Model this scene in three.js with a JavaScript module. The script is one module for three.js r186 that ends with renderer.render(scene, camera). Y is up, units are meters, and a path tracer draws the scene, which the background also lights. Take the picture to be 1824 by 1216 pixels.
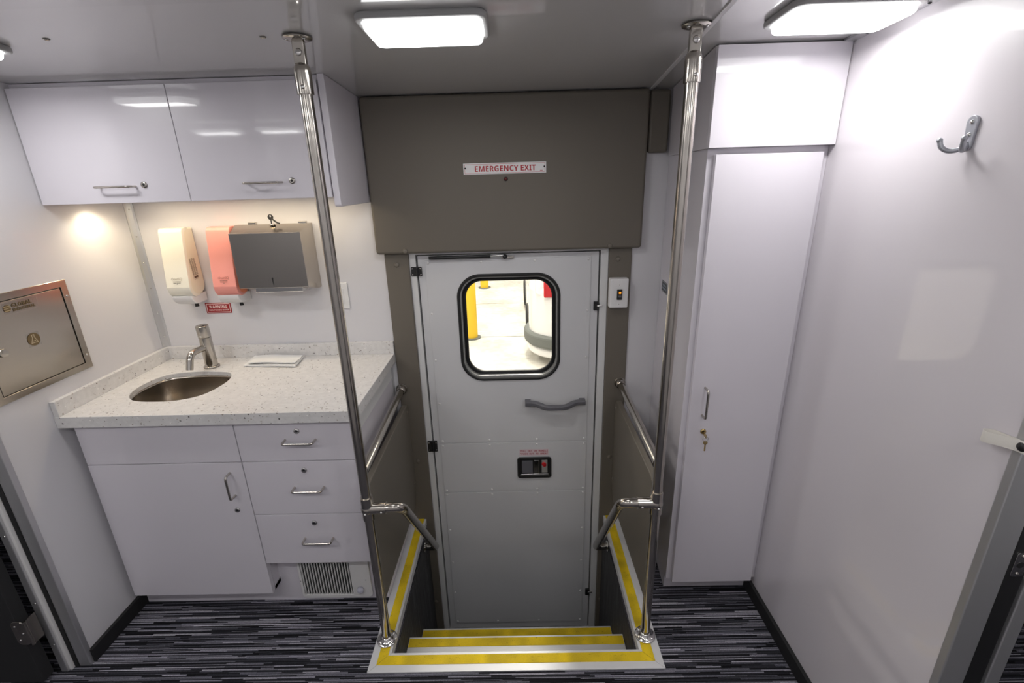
import * as THREE from 'three';
import { RoundedBoxGeometry } from 'three/addons/geometries/RoundedBoxGeometry.js';
import { mergeGeometries } from 'three/addons/utils/BufferGeometryUtils.js';
import { RectAreaLightUniformsLib } from 'three/addons/lights/RectAreaLightUniformsLib.js';

// ---------------------------------------------------------------- camera, lights, exposure
RectAreaLightUniformsLib.init();
const scene = new THREE.Scene();
scene.background = new THREE.Color(0x000000);
const camera = new THREE.PerspectiveCamera(71.45, 1824 / 1216, 0.05, 60);
camera.position.set(0.3466, 1.6431, 2.0292);
camera.rotation.order = 'YXZ';
camera.rotation.set(-0.3281, 0.0132, -0.0284);
const renderer = new THREE.WebGLRenderer({ antialias: true });
renderer.toneMapping = THREE.LinearToneMapping;
renderer.toneMappingExposure = 1.5;
renderer.shadowMap.enabled = true;
const LAMP = 18.5;          // radiance of the ceiling lamps' area lights
const LENS_GLOW = 3;      // what the eye sees of their lenses
const PUCK = 0.15;        // warm puck under the wall cabinet, candela
const STRIP = 14;         // warm light bar under the wall cabinet
const GARAGE = 38;        // strip lights over the garage floor outside
const HALL_LAMPS = [[0.15, 0.755], [-1.035, 0.755], [1.105, 0.755], [-1.10, 1.93], [-0.36, 1.93], [0.38, 1.93], [1.08, 1.93], [-1.495, 1.93], [1.62, 1.65]];
const ceilingY = z => Math.min(1.999, 1.957 + 0.0467 * z);

// ---------------------------------------------------------------- helpers
let seed = 7;
const rnd = () => { seed = (seed * 1664525 + 1013904223) >>> 0; return seed / 4294967296; };
const rr = (a, b) => a + (b - a) * rnd();
const ORG = new WeakMap();
ORG.set(scene, new THREE.Vector3());
const used = {};
function uniq(n) { if (!(n in used)) { used[n] = 0; return n; } used[n]++; return n + '_' + String(used[n]).padStart(3, '0'); }
function put(o, parent, x, y, z) {
  const p = ORG.get(parent);
  o.position.set(x - p.x, y - p.y, z - p.z);
  ORG.set(o, new THREE.Vector3(x, y, z));
  if (parent === scene) o.name = uniq(o.name);
  parent.add(o);
  return o;
}
function tag(o, label, category, group, kind) {
  if (label) o.userData.label = label;
  if (category) o.userData.category = category;
  if (group) o.userData.group = group;
  if (kind) o.userData.kind = kind;
  return o;
}
function thing(name, label, category, x, y, z, group, kind) {
  const g = new THREE.Group(); g.name = name;
  put(g, scene, x, y, z);
  return tag(g, label, category, group, kind);
}
// texture coordinates in metres, from the side each triangle faces
function metreUV(geo, ox = 0, oy = 0, oz = 0) {
  const g = geo.index ? geo.toNonIndexed() : geo;
  const p = g.attributes.position, uv = new Float32Array(p.count * 2);
  const a = new THREE.Vector3(), b = new THREE.Vector3(), c = new THREE.Vector3();
  for (let i = 0; i < p.count; i += 3) {
    a.fromBufferAttribute(p, i); b.fromBufferAttribute(p, i + 1); c.fromBufferAttribute(p, i + 2);
    const n = b.clone().sub(a).cross(c.clone().sub(a));
    const ax = Math.abs(n.x), ay = Math.abs(n.y), az = Math.abs(n.z);
    [a, b, c].forEach((v, k) => {
      let u, w;
      if (ay >= ax && ay >= az) { u = v.x + ox; w = v.z + oz; }
      else if (ax >= az) { u = v.z + oz; w = v.y + oy; }
      else { u = v.x + ox; w = v.y + oy; }
      uv[(i + k) * 2] = u; uv[(i + k) * 2 + 1] = w;
    });
  }
  g.setAttribute('uv', new THREE.BufferAttribute(uv, 2));
  return g;
}
function M(name, geo, mat, parent, x = 0, y = 0, z = 0) {
  const m = new THREE.Mesh(geo, mat); m.name = name;
  m.castShadow = m.receiveShadow = true;
  return put(m, parent, x, y, z);
}
// rounded box given by its sides in world metres
function box(name, x0, x1, y0, y1, z0, z1, mat, parent, r = 0.0015) {
  const w = x1 - x0, h = y1 - y0, d = z1 - z0, cx = (x0 + x1) / 2, cy = (y0 + y1) / 2, cz = (z0 + z1) / 2;
  const rad = Math.min(r, w / 2.1, h / 2.1, d / 2.1);
  const g = rad > 0 ? new RoundedBoxGeometry(w, h, d, 2, rad) : new THREE.BoxGeometry(w, h, d);
  return M(name, metreUV(g, cx, cy, cz), mat, parent, cx, cy, cz);
}
const boxGeo = (x0, x1, y0, y1, z0, z1) => new THREE.BoxGeometry(x1 - x0, y1 - y0, z1 - z0).translate((x0 + x1) / 2, (y0 + y1) / 2, (z0 + z1) / 2);
function joined(list) {
  return mergeGeometries(list.map(g => { const n = g.index ? g.toNonIndexed() : g; for (const k of Object.keys(n.attributes)) if (!['position', 'normal', 'uv'].includes(k)) n.deleteAttribute(k); return n; }));
}
// geometry written in world metres: origin moved to its base centre
function worldMesh(name, geo, mat, parent, uv = true) {
  geo.computeBoundingBox();
  const b = geo.boundingBox, cx = (b.min.x + b.max.x) / 2, cy = b.min.y, cz = (b.min.z + b.max.z) / 2;
  geo.translate(-cx, -cy, -cz);
  return M(name, uv ? metreUV(geo, cx, cy, cz) : geo, mat, parent, cx, cy, cz);
}
function roundRect(w, h, r, cx = 0, cy = 0, Cls = THREE.Shape) {
  const s = new Cls(), x = cx - w / 2, y = cy - h / 2;
  s.moveTo(x + r, y); s.lineTo(x + w - r, y); s.absarc(x + w - r, y + r, r, -Math.PI / 2, 0);
  s.lineTo(x + w, y + h - r); s.absarc(x + w - r, y + h - r, r, 0, Math.PI / 2);
  s.lineTo(x + r, y + h); s.absarc(x + r, y + h - r, r, Math.PI / 2, Math.PI);
  s.lineTo(x, y + r); s.absarc(x + r, y + r, r, Math.PI, Math.PI * 1.5);
  return s;
}
const poly = pts => new THREE.Shape(pts.map(p => new THREE.Vector2(p[0], p[1])));
function extrude(shape, depth, bevel = 0, seg = 16) {
  return new THREE.ExtrudeGeometry(shape, bevel > 0
    ? { depth: depth - 2 * bevel, bevelEnabled: true, bevelSize: bevel, bevelThickness: bevel, bevelOffset: -bevel, bevelSegments: 3, curveSegments: seg }
    : { depth, bevelEnabled: false, curveSegments: seg }).translate(0, 0, bevel);
}
// shape in (x, z) -> slab from y0 to y1
const slab = (shape, y0, y1, bevel = 0, seg = 24) => extrude(shape, y1 - y0, bevel, seg).rotateX(Math.PI / 2).translate(0, y1, 0);
// shape in (z, y) -> prism from x0 to x1
const prismX = (shape, x0, x1, bevel = 0, seg = 16) => extrude(shape, x1 - x0, bevel, seg).rotateY(-Math.PI / 2).translate(x1, 0, 0);
// shape in (x, y) -> plate from z0 to z1
const plate = (shape, z0, z1, bevel = 0, seg = 16) => extrude(shape, z1 - z0, bevel, seg).translate(0, 0, z0);
const V = (x, y, z) => new THREE.Vector3(x, y, z);
function bentPath(pts, rad) {
  const c = new THREE.CurvePath(); let prev = pts[0].clone();
  for (let i = 1; i < pts.length - 1; i++) {
    const a = pts[i - 1].clone().sub(pts[i]), b = pts[i + 1].clone().sub(pts[i]);
    const r = Math.min(rad, a.length() * 0.49, b.length() * 0.49);
    const p = pts[i].clone().add(a.setLength(r)), q = pts[i].clone().add(b.setLength(r));
    c.add(new THREE.LineCurve3(prev, p)); c.add(new THREE.QuadraticBezierCurve3(p, pts[i].clone(), q)); prev = q;
  }
  c.add(new THREE.LineCurve3(prev, pts[pts.length - 1].clone()));
  return c;
}
function tubeGeo(pts, r, bend = 0.03, seg = 48, rs = 16) {
  const path = pts.length === 2 ? new THREE.LineCurve3(pts[0], pts[1]) : bentPath(pts, bend);
  const list = [new THREE.TubeGeometry(path, pts.length === 2 ? 2 : seg, r, rs)];
  for (const t of [0, 1]) {
    const tan = path.getTangentAt(t).multiplyScalar(t ? 1 : -1), p = path.getPointAt(t);
    const c = new THREE.CircleGeometry(r, rs);
    c.applyQuaternion(new THREE.Quaternion().setFromUnitVectors(V(0, 0, 1), tan)); c.translate(p.x, p.y, p.z); list.push(c);
  }
  return joined(list);
}
const tube = (name, pts, r, mat, parent, bend, seg, rs) => worldMesh(name, tubeGeo(pts, r, bend, seg, rs), mat, parent);
const cyl = (r0, r1, h, seg = 24) => new THREE.CylinderGeometry(r0, r1, h, seg);
const lathe = (pts, seg = 32) => new THREE.LatheGeometry(pts.map(p => new THREE.Vector2(p[0], p[1])), seg);
// ---------------------------------------------------------------- textures
function dataTex(w, h, fn, srgb, sx, sy) {
  const d = new Uint8Array(w * h * 4);
  for (let y = 0; y < h; y++) for (let x = 0; x < w; x++) { const c = fn(x, y); const i = (y * w + x) * 4; d[i] = c[0]; d[i + 1] = c[1]; d[i + 2] = c[2]; d[i + 3] = 255; }
  const t = new THREE.DataTexture(d, w, h, THREE.RGBAFormat);
  t.magFilter = THREE.LinearFilter; t.minFilter = THREE.LinearMipmapLinearFilter; t.generateMipmaps = true;
  t.wrapS = t.wrapT = THREE.RepeatWrapping; t.repeat.set(1 / sx, 1 / sy);
  if (srgb) t.colorSpace = THREE.SRGBColorSpace;
  t.needsUpdate = true; return t;
}
const hash = (x, y, s = 0) => { let h = (x * 374761393 + y * 668265263 + s * 2147483647) | 0; h = Math.imul(h ^ (h >>> 13), 1274126177); return ((h ^ (h >>> 16)) >>> 0) / 4294967296; };
function vnoise(x, y, p, s) { // periodic value noise, p cells
  const x0 = Math.floor(x), y0 = Math.floor(y), fx = x - x0, fy = y - y0, sx = fx * fx * (3 - 2 * fx), sy = fy * fy * (3 - 2 * fy);
  const m = v => ((v % p) + p) % p, h = (a, b) => hash(m(a), m(b), s);
  return (h(x0, y0) * (1 - sx) + h(x0 + 1, y0) * sx) * (1 - sy) + (h(x0, y0 + 1) * (1 - sx) + h(x0 + 1, y0 + 1) * sx) * sy;
}
// carpet: long thin dashes of yarn
function carpetPixels(W, H, rowH, tones, soft) {
  const img = new Float32Array(W * H * 3);
  let y = 0;
  while (y < H) {
    const h = Math.min(H - y, Math.max(3, Math.round(rowH * rr(0.55, 1.5))));
    let x = 0; const start = Math.floor(rr(0, W));
    while (x < W) {
      const len = Math.floor(rr(0.05, 0.42) * W), t = tones[Math.floor(rnd() * tones.length)], k = rr(0.85, 1.15);
      const cut = rnd() < 0.3 ? Math.floor(h * rr(0.3, 0.7)) : h;
      const t2 = tones[Math.floor(rnd() * tones.length)];
      for (let i = 0; i < len && x + i < W; i++) for (let j = 0; j < h; j++) {
        const c = j < cut ? t : t2, px = (start + x + i) % W, o = ((y + j) * W + px) * 3;
        const g = k * 1.12 * (0.78 + 0.44 * hash(px >> 1, y + j, 5)) * (j === 0 ? 0.55 : 1);
        img[o] = c[0] * g; img[o + 1] = c[1] * g; img[o + 2] = c[2] * g;
      }
      x += len;
    }
    y += h;
  }
  return (px, py) => { const o = (py * W + px) * 3; return [Math.min(255, img[o]), Math.min(255, img[o + 1]), Math.min(255, img[o + 2])]; };
}
const tones = [[24, 24, 27], [32, 32, 36], [40, 40, 45], [58, 58, 64], [78, 78, 86], [100, 99, 108], [130, 128, 138], [36, 36, 40], [148, 146, 154], [70, 70, 78], [28, 28, 31], [112, 111, 120]];
const carpetFn = carpetPixels(1024, 1024, 6, tones);
const carpetTex = dataTex(1024, 1024, carpetFn, true, 0.95, 0.62);
const carpetBump = dataTex(512, 512, (x, y) => { const c = carpetFn(x * 2, y * 2)[0] * 0.6 + 90 * hash(x, y, 3); return [c, c, c]; }, false, 0.95, 0.62);
const darkTones = [[30, 30, 32], [38, 38, 40], [48, 48, 50], [58, 58, 60], [34, 34, 36], [70, 70, 74]];
const ribFn = carpetPixels(512, 512, 5, darkTones);
const ribTex = dataTex(512, 512, (x, y) => ribFn(y, x), true, 0.35, 0.9);
const speckFn = (() => {
  const W = 1024, base = new Float32Array(W * W * 3);
  for (let i = 0; i < W * W; i++) { const x = i % W, y = (i / W) | 0, n = 218 + 12 * (vnoise(x / 16, y / 16, 64, 1) - 0.5) + 10 * (hash(x, y, 2) - 0.5); base[i * 3] = n; base[i * 3 + 1] = n - 2; base[i * 3 + 2] = n - 3; }
  const cols = [[112, 106, 104], [140, 132, 126], [160, 150, 140], [86, 82, 82], [172, 164, 154], [244, 242, 240], [190, 182, 172]];
  for (let k = 0; k < 2500; k++) {
    const cx = rr(0, W), cy = rr(0, W), r = Math.pow(rnd(), 3.0) * 3.9 + 0.8, c = cols[Math.floor(rnd() * cols.length)], e = rr(0.5, 1), an = rr(0, 3.14), ca = Math.cos(an), sa = Math.sin(an);
    for (let dy = -7; dy <= 7; dy++) for (let dx = -7; dx <= 7; dx++) {
      const u = dx * ca + dy * sa, v = (-dx * sa + dy * ca) / e;
      if (u * u + v * v < r * r) { const px = (((cx + dx) | 0) + W) % W, py = (((cy + dy) | 0) + W) % W, o = (py * W + px) * 3; base[o] = c[0]; base[o + 1] = c[1]; base[o + 2] = c[2]; }
    }
  }
  return (x, y) => { const o = (y * W + x) * 3; return [base[o], base[o + 1], base[o + 2]]; };
})();
const speckTex = dataTex(1024, 1024, speckFn, true, 0.75, 0.75);
const grainTex = dataTex(256, 256, (x, y) => { const v = 128 + 90 * (hash(x, y, 9) - 0.5) + 60 * (vnoise(x / 4, y / 4, 64, 4) - 0.5); return [v, v, v]; }, false, 0.12, 0.12);
const yellowTex = dataTex(512, 512, (x, y) => {
  const n = 0.88 + 0.16 * (hash(x, y, 1) - 0.5) + 0.2 * (vnoise(x / 64, y / 64, 8, 2) - 0.5);
  const dirt = Math.max(0, vnoise(x / 20, y / 10, 25, 8) * vnoise(x / 5, y / 5, 100, 6) - 0.56) * 0.9;
  const k = n * (1 - dirt); return [240 * k, 206 * k, 16 * k + 4];
}, true, 0.3, 0.3);
const brushTex = dataTex(256, 512, (x, y) => { const v = 150 + 24 * (vnoise(x / 32, y / 1.2, 8 * 100, 3) - 0.5) + 14 * (hash(0, y, 2) - 0.5); return [v, v, v]; }, false, 0.5, 0.25);
const concreteTex = dataTex(512, 512, (x, y) => { const n = 205 + 26 * (vnoise(x / 64, y / 64, 8, 1) - 0.5) + 22 * (vnoise(x / 12, y / 12, 43, 2) - 0.5) + 12 * (hash(x, y, 3) - 0.5); return [n, n - 3, n - 12]; }, true, 3, 3);
const webTex = dataTex(64, 64, (x, y) => { const v = 150 + 70 * Math.sin(x * Math.PI / 4) * Math.sin(y * Math.PI / 4 + (x >> 3) * Math.PI); return [v, v, v]; }, false, 0.02, 0.02);
function canvasTex(w, h, draw) {
  const c = document.createElement('canvas'); c.width = w; c.height = h; draw(c.getContext('2d'), w, h);
  const t = new THREE.CanvasTexture(c); t.colorSpace = THREE.SRGBColorSpace; t.magFilter = THREE.LinearFilter; return t;
}
// ---------------------------------------------------------------- materials
const P = o => new THREE.MeshPhysicalMaterial(o);
const rgb = (r, g, b) => new THREE.Color().setRGB(r, g, b);
const laminate = P({ color: rgb(0.71, 0.68, 0.735), roughness: 0.32, clearcoat: 0.6, clearcoatRoughness: 0.05 });
const wallWhite = P({ color: rgb(0.70, 0.69, 0.715), roughness: 0.4, clearcoat: 0.5, clearcoatRoughness: 0.07 });
const plainWhite = P({ color: rgb(0.72, 0.71, 0.72), roughness: 0.45 });
const ceilingMat = P({ color: rgb(0.62, 0.615, 0.615), roughness: 0.3, clearcoat: 1, clearcoatRoughness: 0.04 });
const wallLilac = P({ color: rgb(0.70, 0.665, 0.70), roughness: 0.38, clearcoat: 0.8, clearcoatRoughness: 0.05 });
const taupe = P({ color: rgb(0.150, 0.132, 0.107), roughness: 0.55, bumpMap: grainTex, bumpScale: 0.0002 });
const taupeCap = P({ color: rgb(0.17, 0.150, 0.124), roughness: 0.4 });
const carpet = P({ map: carpetTex, bumpMap: carpetBump, bumpScale: 0.0012, roughness: 0.95, specularIntensity: 0.2 });
const ribbed = P({ map: ribTex, roughness: 0.6 });
const stone = P({ map: speckTex, roughness: 0.28, clearcoat: 0.25, clearcoatRoughness: 0.15 });
const steel = P({ color: rgb(0.50, 0.47, 0.43), metalness: 1, roughness: 0.17 });
const lampGrey = P({ color: rgb(0.42, 0.42, 0.42), roughness: 0.4 });
const brushed = P({ color: rgb(0.53, 0.485, 0.43), metalness: 1, roughness: 0.40, roughnessMap: brushTex });
const polished = P({ color: rgb(0.72, 0.71, 0.70), metalness: 1, roughness: 0.12 });
const aluminium = P({ color: rgb(0.66, 0.66, 0.67), metalness: 0.85, roughness: 0.42 });
const nosingAlu = P({ color: rgb(0.74, 0.74, 0.75), metalness: 0.3, roughness: 0.45 });
const doorPaint = P({ color: rgb(0.65, 0.65, 0.665), roughness: 0.36, clearcoat: 0.25, clearcoatRoughness: 0.2 });
const framePaint = P({ color: rgb(0.70, 0.70, 0.70), roughness: 0.4 });
const black = P({ color: rgb(0.012, 0.012, 0.013), roughness: 0.45 });
const rubber = P({ color: rgb(0.010, 0.010, 0.011), roughness: 0.7 });
const darkLeaf = P({ color: rgb(0.02, 0.02, 0.022), roughness: 0.8, bumpMap: grainTex, bumpScale: 0.0003 });
const greyPlastic = P({ color: rgb(0.12, 0.12, 0.135), roughness: 0.45 });
const hookGrey = P({ color: rgb(0.42, 0.43, 0.47), metalness: 0.5, roughness: 0.35 });
const whitePlastic = P({ color: rgb(0.78, 0.77, 0.77), roughness: 0.35 });
const yellowGrip = P({ map: yellowTex, bumpMap: grainTex, bumpScale: 0.0006, roughness: 0.75 });
const brass = P({ color: rgb(0.62, 0.47, 0.22), metalness: 1, roughness: 0.25 });
const redGloss = P({ color: rgb(0.5, 0.01, 0.015), roughness: 0.25 });
const glass = P({ color: 0xffffff, transmission: 1, thickness: 0, roughness: 0, ior: 1.45 });
const creamShell = P({ color: rgb(0.80, 0.77, 0.67), roughness: 0.35 });
const creamSoap = P({ color: rgb(0.78, 0.73, 0.58), roughness: 0.35 });
const pinkShell = P({ color: rgb(0.86, 0.34, 0.29), roughness: 0.35 });
const orangeSoap = P({ color: rgb(0.88, 0.27, 0.13), roughness: 0.35 });
const towelMat = P({ color: rgb(0.78, 0.78, 0.78), roughness: 0.9 });
const lensGlow = P({ color: 0xffffff, roughness: 0.4, emissive: 0xffffff, emissiveIntensity: LENS_GLOW });
const warmGlow = P({ color: 0xffffff, roughness: 0.4, emissive: rgb(1, 0.82, 0.56), emissiveIntensity: 2 });
const amberGlow = P({ color: rgb(0.8, 0.3, 0.02), roughness: 0.4, emissive: rgb(1, 0.35, 0.02), emissiveIntensity: 0.6 });
const garageMat = P({ map: concreteTex, roughness: 0.6 });
const carWhite = P({ color: rgb(0.78, 0.78, 0.78), roughness: 0.3, clearcoat: 1, clearcoatRoughness: 0.05 });
const bumperGrey = P({ color: rgb(0.13, 0.14, 0.13), roughness: 0.6 });
const postYellow = P({ color: rgb(0.80, 0.52, 0.02), roughness: 0.5 });
const decal = t => P({ map: t, roughness: 0.45, transparent: true, polygonOffset: true, polygonOffsetFactor: -1 });
const print = t => P({ map: t, roughness: 0.4 });

// ---------------------------------------------------------------- shared small pieces
const rivetGeo = new THREE.SphereGeometry(0.0046, 10, 5, 0, Math.PI * 2, 0, Math.PI / 2).rotateX(Math.PI / 2).scale(1, 1, 0.7);
function rivet(parent, x, y, z, mat = polished, face = 'z', s = 1, name = 'rivet') {
  const m = M(name, rivetGeo, mat, parent, x, y, z); m.scale.setScalar(s);
  if (face === 'x') m.rotation.y = Math.PI / 2; if (face === '-x') m.rotation.y = -Math.PI / 2; if (face === 'y') m.rotation.x = -Math.PI / 2; if (face === '-y') m.rotation.x = Math.PI / 2;
  return m;
}
const capGeo = lathe([[0, 0.006], [0.006, 0.0056], [0.0095, 0.004], [0.011, 0], [0, 0]], 20).rotateX(Math.PI / 2);
function wirePull(parent, ax, x, y, z, len, out, r = 0.0042) { // D handle on a face looking to +z
  const h = len / 2;
  const pts = ax === 'x' ? [V(x - h, y, z), V(x - h, y, z + out), V(x + h, y, z + out), V(x + h, y, z)] : [V(x, y - h, z), V(x, y - h, z + out), V(x, y + h, z + out), V(x, y + h, z)];
  return tag(tube('handle', pts, r, steel, parent, 0.011, 40, 12), 'brushed steel wire pull');
}
const lockGeo = lathe([[0, 0.003], [0.004, 0.003], [0.0045, 0.0045], [0.0095, 0.004], [0.0105, 0], [0, 0]], 24).rotateX(Math.PI / 2);
const keyholeGeo = new THREE.BoxGeometry(0.0022, 0.0065, 0.0012);
function camLock(parent, x, y, z, mat = polished) {
  const l = M('lock', lockGeo, mat, parent, x, y, z); tag(l, 'round cam lock');
  M('keyhole', cyl(0.0042, 0.0042, 0.0012, 16).rotateX(Math.PI / 2), black, l, x, y, z + 0.0034);
  return l;
}

// ================================================================ THE SETTING
const XL = -1.252, XR = 1.283, NL = -0.148, NR = 0.763, NF = 0.747;
function struct(o, label, category) { return tag(o, label, category, null, 'structure'); }
{ // floor with the stairwell cut out
  const s = poly([[-2.6, 0], [NL, 0], [NL, NF], [NR, NF], [NR, 0], [2.6, 0], [2.6, 2.35], [-2.6, 2.35]]);
  struct(worldMesh('floor', slab(s, -0.06, 0), carpet, scene), 'dark grey striped carpet floor', 'floor');
}
struct(worldMesh('ceiling', prismX(poly([[-0.1, ceilingY(-0.1)], [0.9, 1.999], [2.45, 1.999], [2.45, 2.1], [-0.1, 2.1]]), -2.65, 2.65), ceilingMat, scene), 'glossy grey-white ceiling', 'ceiling');
{ // outer wall with the doorway
  const s = poly([[-2.65, -0.9], [2.65, -0.9], [2.65, 2.05], [-2.65, 2.05]]);
  s.holes.push(new THREE.Path([[-0.108, -0.80], [0.74, -0.80], [0.74, 1.362], [-0.108, 1.362]].map(p => new THREE.Vector2(...p))));
  struct(worldMesh('wall_back', plate(s, -0.1, 0), wallWhite, scene), 'white back wall behind the sink and the emergency door', 'wall');
}
struct(box('wall_left', XL - 0.075, XL, 0, 2.03, 0, 0.757, wallWhite, scene, 0), 'white left wall with the steel access panel', 'wall');
struct(box('wall_left', XL - 0.075, XL, 0, 2.03, 2.16, 2.35, wallWhite, scene, 0), 'white left wall behind the doorway', 'wall');
struct(box('wall_right', XR, XR + 0.137, 0, 2.03, 0, 1.236, wallLilac, scene, 0), 'glossy white right wall carrying the coat hook', 'wall');
struct(box('wall_right', XR, XR + 0.137, 0, 2.03, 2.06, 2.35, wallWhite, scene, 0), 'white right wall behind the doorway', 'wall');
struct(box('wall_front', -2.65, 2.65, 0, 2.03, 2.35, 2.45, wallWhite, scene, 0), 'white wall behind the camera', 'wall');
struct(box('wall_far_left', -2.65, -2.6, 0, 2.03, 0, 2.35, plainWhite, scene, 0), 'end wall of the dark room on the left', 'wall');
struct(box('wall_far_right', 2.6, 2.65, 0, 2.03, 0, 2.35, plainWhite, scene, 0), 'end wall of the room on the right', 'wall');
// stairwell
struct(box('wall_stairwell_left', NL - 0.03, NL, -0.9, -0.061, 0.001, NF + 0.03, ribbed, scene, 0), 'dark ribbed lining on the left of the stairwell', 'wall');
struct(box('wall_stairwell_right', NR, NR + 0.03, -0.9, -0.061, 0.001, NF + 0.03, ribbed, scene, 0), 'dark ribbed lining on the right of the stairwell', 'wall');
struct(box('floor_landing', NL, NR, -0.86, -0.80, 0.001, 0.30, ribbed, scene, 0), 'dark landing at the foot of the steps', 'floor');
// baseboards
const bb = (n, x0, x1, z0, z1, l) => struct(worldMesh(n, prismX(poly([[z0, 0], [z1, 0], [z1, 0.058], [z0, 0.058]]), x0, x1, 0.002), rubber, scene), l, 'baseboard');
bb('baseboard_left', XL, XL + 0.014, 0.49, 0.757, 'black rubber baseboard beside the sink cabinet');
bb('baseboard_right', XR - 0.014, XR, 0.462, 1.236, 'black rubber baseboard under the coat hook wall');
{ // aluminium cover strips
  const t = thing('trim_1', 'riveted aluminium corner strip above the sink backsplash', 'trim', XL + 0.014, 0.971, 0.014, null, 'structure');
  worldMesh('strip', slab(poly([[XL, 0], [XL + 0.024, 0], [XL + 0.024, 0.003], [XL + 0.0175, 0.0065], [XL + 0.0165, 0.005], [XL + 0.005, 0.0165], [XL + 0.0065, 0.0175], [XL + 0.003, 0.024], [XL, 0.024]]), 0.972, 1.602), aluminium, t);
  for (let k = 0; k < 6; k++) { const r = rivet(t, XL + 0.011, 1.02 + k * 0.11, 0.011, polished, 'z', 0.7); r.rotation.y = Math.PI / 4; }
  const c = thing('trim_2', 'thin metal strip across the ceiling beside the right cabinet', 'trim', 0.855, ceilingY(0.4), 0.4, null, 'structure');
  const g = new THREE.BoxGeometry(0.012, 0.004, 1.4).rotateX(-0.0467).rotateY(-0.062);
  M('strip', g, plainWhite, c, 0.838, ceilingY(0.65) - 0.002, 0.65);
  const d = thing('trim_3', 'aluminium cove strip where the right wall meets the ceiling', 'trim', XR - 0.01, 1.985, 0.9, null, 'structure');
  const h = new THREE.BoxGeometry(0.03, 0.006, 0.36).rotateX(-0.0467);
  M('strip', h, aluminium, d, XR - 0.015, ceilingY(0.72) - 0.004, 0.72);
  M('strip', new THREE.BoxGeometry(0.03, 0.006, 1.4), aluminium, d, XR - 0.015, 1.9935, 1.6);
  rivet(d, XR - 0.015, ceilingY(0.61) - 0.008, 0.61, black, '-y', 0.9, 'screw'); rivet(d, XR - 0.015, ceilingY(0.8) - 0.008, 0.8, black, '-y', 0.9, 'screw');
}
{ // jamb of the left doorway
  const t = thing('trim_4', 'metal door jamb at the left edge with black and white strips', 'door frame', -1.29, 0, 0.77, null, 'structure');
  box('casing', -1.287, XL + 0.006, 0, 2.0, 0.752, 0.772, aluminium, t, 0.002);
  box('gasket', -1.302, -1.287, 0, 2.0, 0.745, 0.775, rubber, t, 0.002);
  box('sliding_track', -1.311, -1.302, 0, 2.0, 0.745, 0.786, whitePlastic, t, 0.001);
  box('casing', -1.335, -1.311, 0, 2.0, 0.745, 0.793, aluminium, t, 0.002);
  for (const y of [0.13, 0.32, 0.6]) rivet(t, -1.320, y, 0.793, polished, 'z', 0.9, 'screw');
}
{ // open dark door of the left room
  const t = thing('door_2', 'dark open door with a steel hinge at the bottom left corner', 'door', -1.68, 0, 0.88, null, 'structure');
  box('leaf', -2.02, -1.352, 0.012, 1.95, 0.799, 0.84, darkLeaf, t, 0.003);
  const hg = M('hinge', plate(roundRect(0.046, 0.10, 0.018), 0, 0.003, 0.0008), brushed, t, -1.347, 0.245, 0.8405); tag(hg, 'worn steel butt hinge');
  M('barrel', cyl(0.005, 0.005, 0.10, 16), brushed, hg, -1.321, 0.245, 0.841);
  M('jamb_leaf', new THREE.BoxGeometry(0.003, 0.1, 0.036), brushed, hg, -1.3215, 0.245, 0.822);
  for (const [dx, dy] of [[-0.01, 0.03], [0.01, 0.0], [-0.01, -0.03]]) rivet(hg, -1.347 + dx, 0.245 + dy, 0.8435, polished, 'z', 0.8, 'screw');
}
{ // jamb of the right doorway with the pocket door's edge
  const t = thing('trim_5', 'brushed metal jamb of the right doorway', 'door frame', 1.35, 0, 1.24, null, 'structure');
  box('casing', XR - 0.003, 1.338, 0, 2.0, 1.2365, 1.256, aluminium, t, 0.003);
  box('casing', 1.392, 1.424, 0, 2.0, 1.228, 1.252, aluminium, t, 0.003);
  const d = thing('door_3', 'edge of the black pocket door in the right jamb', 'door', 1.365, 0, 1.24, null, 'structure');
  box('leaf', 1.345, 1.385, 0.01, 1.95, 1.2365, 1.25, black, d, 0.002);
  const s = M('strike_plate', plate(roundRect(0.026, 0.06, 0.006), 0, 0.002, 0.0005), polished, d, 1.365, 0.868, 1.25); tag(s, 'small steel latch plate');
  M('latch_hole', cyl(0.0075, 0.0075, 0.002, 16).rotateX(Math.PI / 2), black, s, 1.365, 0.868, 1.2516);
  for (const q of [-0.022, 0.022]) rivet(s, 1.365, 0.868 + q, 1.252, steel, 'z', 0.8, 'screw');
}
// ---------------------------------------------------------------- padded taupe panels round the door
function pad(name, label, x0, x1, y0, y1, z0, z1, caps) {
  const t = thing(name, label, 'wall panel', (x0 + x1) / 2, y0, z0);
  box('pad', x0, x1, y0, y1, z0, z1, taupe, t, Math.min(0.012, (z1 - z0) * 0.45));
  for (const [x, y] of caps) M('snap_cap', capGeo, taupeCap, t, x, y, z1 - 0.001);
  return t;
}
pad('header_panel', 'large taupe padded panel above the emergency door', -0.236, 0.868, 1.362, 1.955, 0.013, 0.042, [[-0.113, 1.374], [0.737, 1.374]]);
pad('pillar_panel', 'narrow taupe panel on the hinge side of the door', -0.212, -0.109, -0.80, 1.361, 0.0, 0.012, [[-0.162, 1.313], [-0.158, 0.345], [-0.14, -0.55]]);
pad('pillar_panel', 'narrow taupe panel under the white switch box', 0.741, 0.838, -0.80, 1.361, 0.0, 0.012, [[0.778, 1.314], [0.78, 0.35], [0.765, -0.55]]);
pad('corner_panel', 'small taupe filler panel between header and right cabinet', 0.872, 0.951, 1.728, 1.953, 0.001, 0.03, []);

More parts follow.
